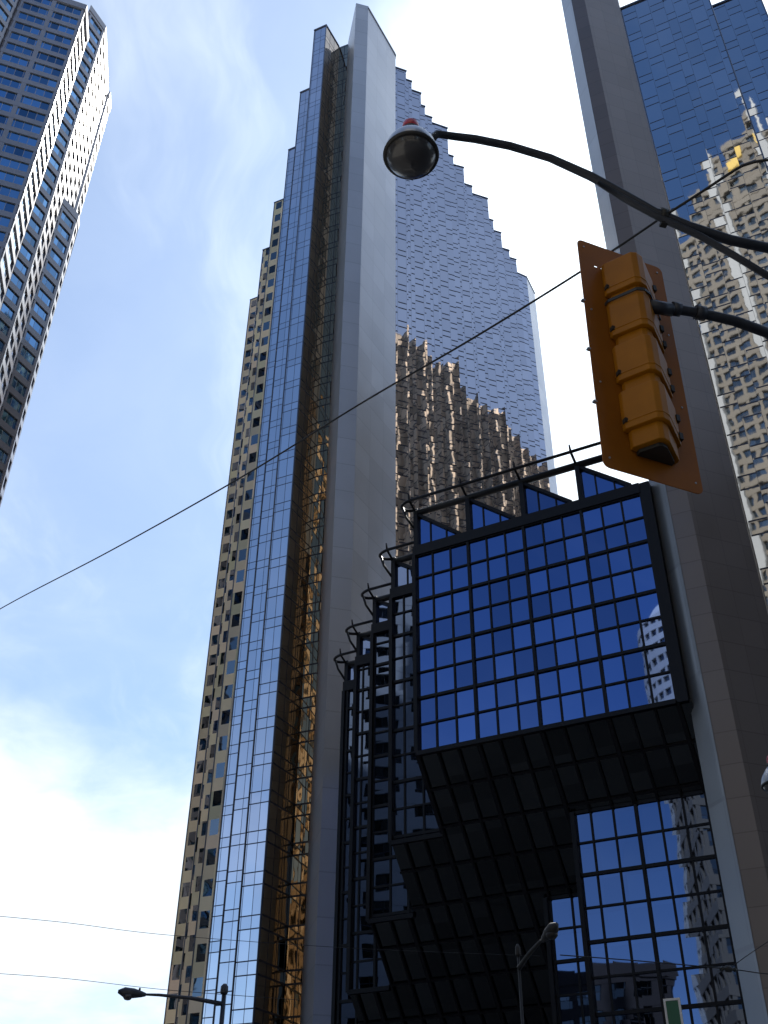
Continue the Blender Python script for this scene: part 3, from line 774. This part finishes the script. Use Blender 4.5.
def onplane(px, py, a, b):
    nn = (Vector(b)-Vector(a)).cross(VU).normalized(); return pplane(px, py, a, nn)
pts = [Lp+VU*.12+(end-Lp).normalized()*.10]+[onplane(x_, y_, Lp, end) for x_, y_ in ((437, 134), (455, 136.5), (475, 139), (510, 146), (550, 158), (590, 176), (625, 195), (655, 212), (690, 227), (730, 240), (768, 248))]
dirn = (pts[-1]-pts[-2]).normalized()
tp_ = POLE+VU*9.35
pts += [pts[-1].lerp(tp_, .3)+VU*.04, pts[-1].lerp(tp_, .65)+VU*.03, tp_]
mb = MB(); mb.tube(pts, [.034]*3+[.036]*3+[.040]*3+[.046]*6, 14); mb.build('arm', M['galv'], sl2)
end2 = onplane(768, 276, Lp, end)
br = [onplane(596, 186, Lp, end)+Vector((.0, -.05, 0)), onplane(600, 184, Lp, end), onplane(625, 198, Lp, end)-VU*.02, onplane(660, 218, Lp, end), onplane(700, 236, Lp, end), onplane(735, 256, Lp, end), end2, end2.lerp(POLE+VU*8.3, .5), POLE+VU*8.3]
mb = MB(); mb.tube(br, [.014, .024]+[.032]*7, 12); mb.build('brace', M['galv'], sl2)
cpos = onplane(663, 215, Lp, end)
mb = MB(); mb.tube([cpos-dirn*.03, cpos+dirn*.03], .062, 12); mb.tube([cpos-VU*.10, cpos+VU*.09], .012, 8); mb.obox(cpos-VU*.11-dirn*.03, dirn*.06, VU*.03, Vector((-dirn.y, dirn.x, 0))*.05); mb.build('clamp', M['black'], sl2)

# ------------------------------------------------------------------ wires
def wire(name, pts, r, label, cat='cable'):
    mb = MB(); mb.base = Vector(pts[0]); P_ = []
    n_ = len(pts)
    for i in range(n_-1):
        p0 = Vector(pts[max(i-1, 0)]); p1 = Vector(pts[i]); p2 = Vector(pts[i+1]); p3 = Vector(pts[min(i+2, n_-1)])
        for k in range(12):
            s_ = k/12
            P_.append(.5*((2*p1)+(-p0+p2)*s_+(2*p0-5*p1+4*p2-p3)*s_**2+(-p0+3*p1-3*p2+p3)*s_**3))
    P_.append(Vector(pts[-1])); mb.tube(P_, r, 8)
    return tag(mb.build(name, M['cable']), label, cat)
a_ = cpos-VU*.06; b_ = pz(0, 609, 13.5)
dirw = (b_-a_)
pw_ = [a_]+[a_+dirw*f-VU*(.35*4*f*(1-f)*0.5) for f in (.25, .5, .75)]+[b_, b_+dirw*.25+VU*.2]
r_ = onplane
def wpt(px, py, f):   # point on the wire's vertical plane
    return pplane(px, py, a_, dirw.cross(VU).normalized())
wire('span_wire', [wpt(664, 216, 0), wpt(580, 272, 0), wpt(470, 340, 0), wpt(360, 404, 0), wpt(240, 478, 0), wpt(110, 551, 0), wpt(0, 609, 0), wpt(0, 609, 0)+dirw.normalized()*6-VU*.1], .011, 'black span wire running from the lamp arm down to the left edge of the photo')
e_ = wpt(664, 216, 0)
wire('support_cable', [e_, pz(700, 193, e_.z), pz(735, 170, e_.z+.02), pz(748, 164, e_.z+.03), pz(768, 160, e_.z), pz(820, 158, e_.z-.1)], .012, 'short black cable rising from the lamp arm to the right edge of the photo')
wire('overhead_wire', [pz(-60, 911, 14), pz(60, 922, 14), pz(168, 935, 14), pz(350, 948, 14), pz(540, 956, 14)], .012, 'upper of two thin trolley wires crossing the bottom-left sky')
wire('overhead_wire', [pz(-60, 970, 11), pz(60, 978, 11), pz(168, 990, 11), pz(300, 1000, 11)], .011, 'lower of two thin trolley wires crossing the bottom-left sky')
n0 = pz(729, 969, 9)
wire('trolley_wire', [pz(560, 955, 9.2), pz(640, 961, 9.1), n0, pz(768, 974, 9), pz(840, 980, 9)], .016, 'dark wire crossing the foot of the blade wall at bottom right')
wire('pull_off_wire', [n0, pz(748, 955, 9.4), pz(775, 937, 10), pz(830, 900, 11)], .012, 'thin wire slanting up from the insulator at bottom right')
mb = MB(); mb.base = n0; dv = (pz(768, 974, 9)-pz(640, 961, 9.1)).normalized()
mb.lathe(n0-dv*.25, [(.02, 0), (.07, .04), (.03, .10), (.09, .16), (.09, .3), (.03, .36), (.07, .42), (.02, .5)], 14, dv)
tag(mb.build('insulator', M['black']), 'small dark insulator clamp on the wire at bottom right', 'insulator')

# ------------------------------------------------------------------ more lamps
def cobra(base, arm_px, head_px, zt, zh, label, headlen, name='street_lamp', pr=1.0):
    b = pz(*arm_px, zt); h = pz(*head_px, zh)
    th = thing(name, (b.x, b.y, 0), label, 'street lamp')
    mb = MB(); mb.tube([(b.x, b.y, 0), (b.x, b.y, zt+.35)], [.12*pr, .065*pr], 12); mb.lathe((b.x, b.y, 0), [(.2, 0), (.2, .05), (.13, .4)], 14)
    mb.lathe((b.x, b.y, zt+.3), [(.11*pr, 0), (.13*pr, .05), (.12*pr, .22), (.05*pr, .3), (0, .31)], 12); mb.build('pole', M['galv'], th)
    dr = (h-b); dl = dr.length; dr.normalize()
    mb = MB(); mb.tube([b, b+dr*dl*.35+VU*.06, b+dr*dl*.7+VU*.04, h-dr*headlen*.45], [.07, .06, .045, .035], 10); mb.build('arm', M['galv'], th)
    mb = MB(); mb.tube([h-dr*headlen*.55, h-dr*headlen*.4, h-dr*headlen*.1, h+dr*headlen*.25, h+dr*headlen*.48], [.05, .09, .145, .15, .05], 14); mb.build('lamp_head', M['galv'], th)
    mb = MB(); mb.lathe(h+dr*headlen*.1-VU*.10, [(0, -.13), (.09, -.11), (.15, -.04), (.16, .02)], 16); mb.build('refractor', M['refractor'], th)
    mb = MB(); mb.lathe(h-dr*headlen*.3+VU*.10, [(.035, 0), (.035, .06), (.02, .08)], 10); mb.build('photocell', M['black'], th)
    return th
cobra(None, (223, 1004), (131, 993), 8.8, 9.0, 'small cobra-head street lamp reaching left into the sky at the bottom left', .85)
mb = MB(); 
cl_ = cobra(None, (519, 968), (550, 932), 8.4, 9.0, 'dark street lamp in front of the atrium near the bottom centre', .7, pr=.55)
for c_ in cl_.children:
    c_.data.materials.clear(); c_.data.materials.append(M['cable'])
P2 = pz(830, 800, 9.2)
t = thing('street_lamp', (P2.x, P2.y, 0), 'bell-shaped lamp with a red cap, half cut off at the right frame edge', 'street lamp')
L2 = pz(777, 784, 9.2)
luminaire(L2, t, 1.25)
mb = MB(); mb.tube([(P2.x, P2.y, 0), (P2.x, P2.y, 9.4)], [.14, .09], 14); mb.build('pole', M['galv'], t)
mb = MB(); mb.tube([L2+VU*.08+(P2-L2).normalized()*.2, L2.lerp(P2, .5)+VU*.15, Vector((P2.x, P2.y, 9.3))], .035, 10); mb.build('arm', M['galv'], t)
# framed green sign at the bottom
zs_ = 7.0; q0 = pz(663, 999, zs_); q1 = q0+azdir(115.5)*0+ (pz(680, 993, zs_)-q0)
ax = E1; wdt = (pplane(679, 993, q0, E2)-q0).dot(E1)
sgn = thing('street_sign', (q0+ax*wdt/2)*1-VU*q0.z, 'green sign with a white border at the bottom right, before the atrium', 'sign')
mb = MB(); hh = .85*1.25
mb.obox(q0-VU*hh, ax*wdt, E2*.03, VU*hh); mb.build('sign_face', M['green_sign'], sgn)
mb = MB(); bw = .05
for (o0, aa, cc_) in ((q0-VU*hh, ax*bw, VU*hh), (q0-VU*hh+ax*(wdt-bw), ax*bw, VU*hh), (q0-VU*bw+ax*bw, ax*(wdt-2*bw), VU*bw), (q0-VU*hh+ax*bw, ax*(wdt-2*bw), VU*bw)):
    mb.obox(o0-E2*.012, aa, E2*.011, cc_)
mb.build('border', M['white_paint'], sgn)
mb = MB(); b_ = q0+ax*wdt/2; mb.tube([(b_.x+E2.x*.08, b_.y+E2.y*.08, 0), (b_.x+E2.x*.08, b_.y+E2.y*.08, q0.z-.1)], .045, 10); mb.build('post', M['galv'], sgn)
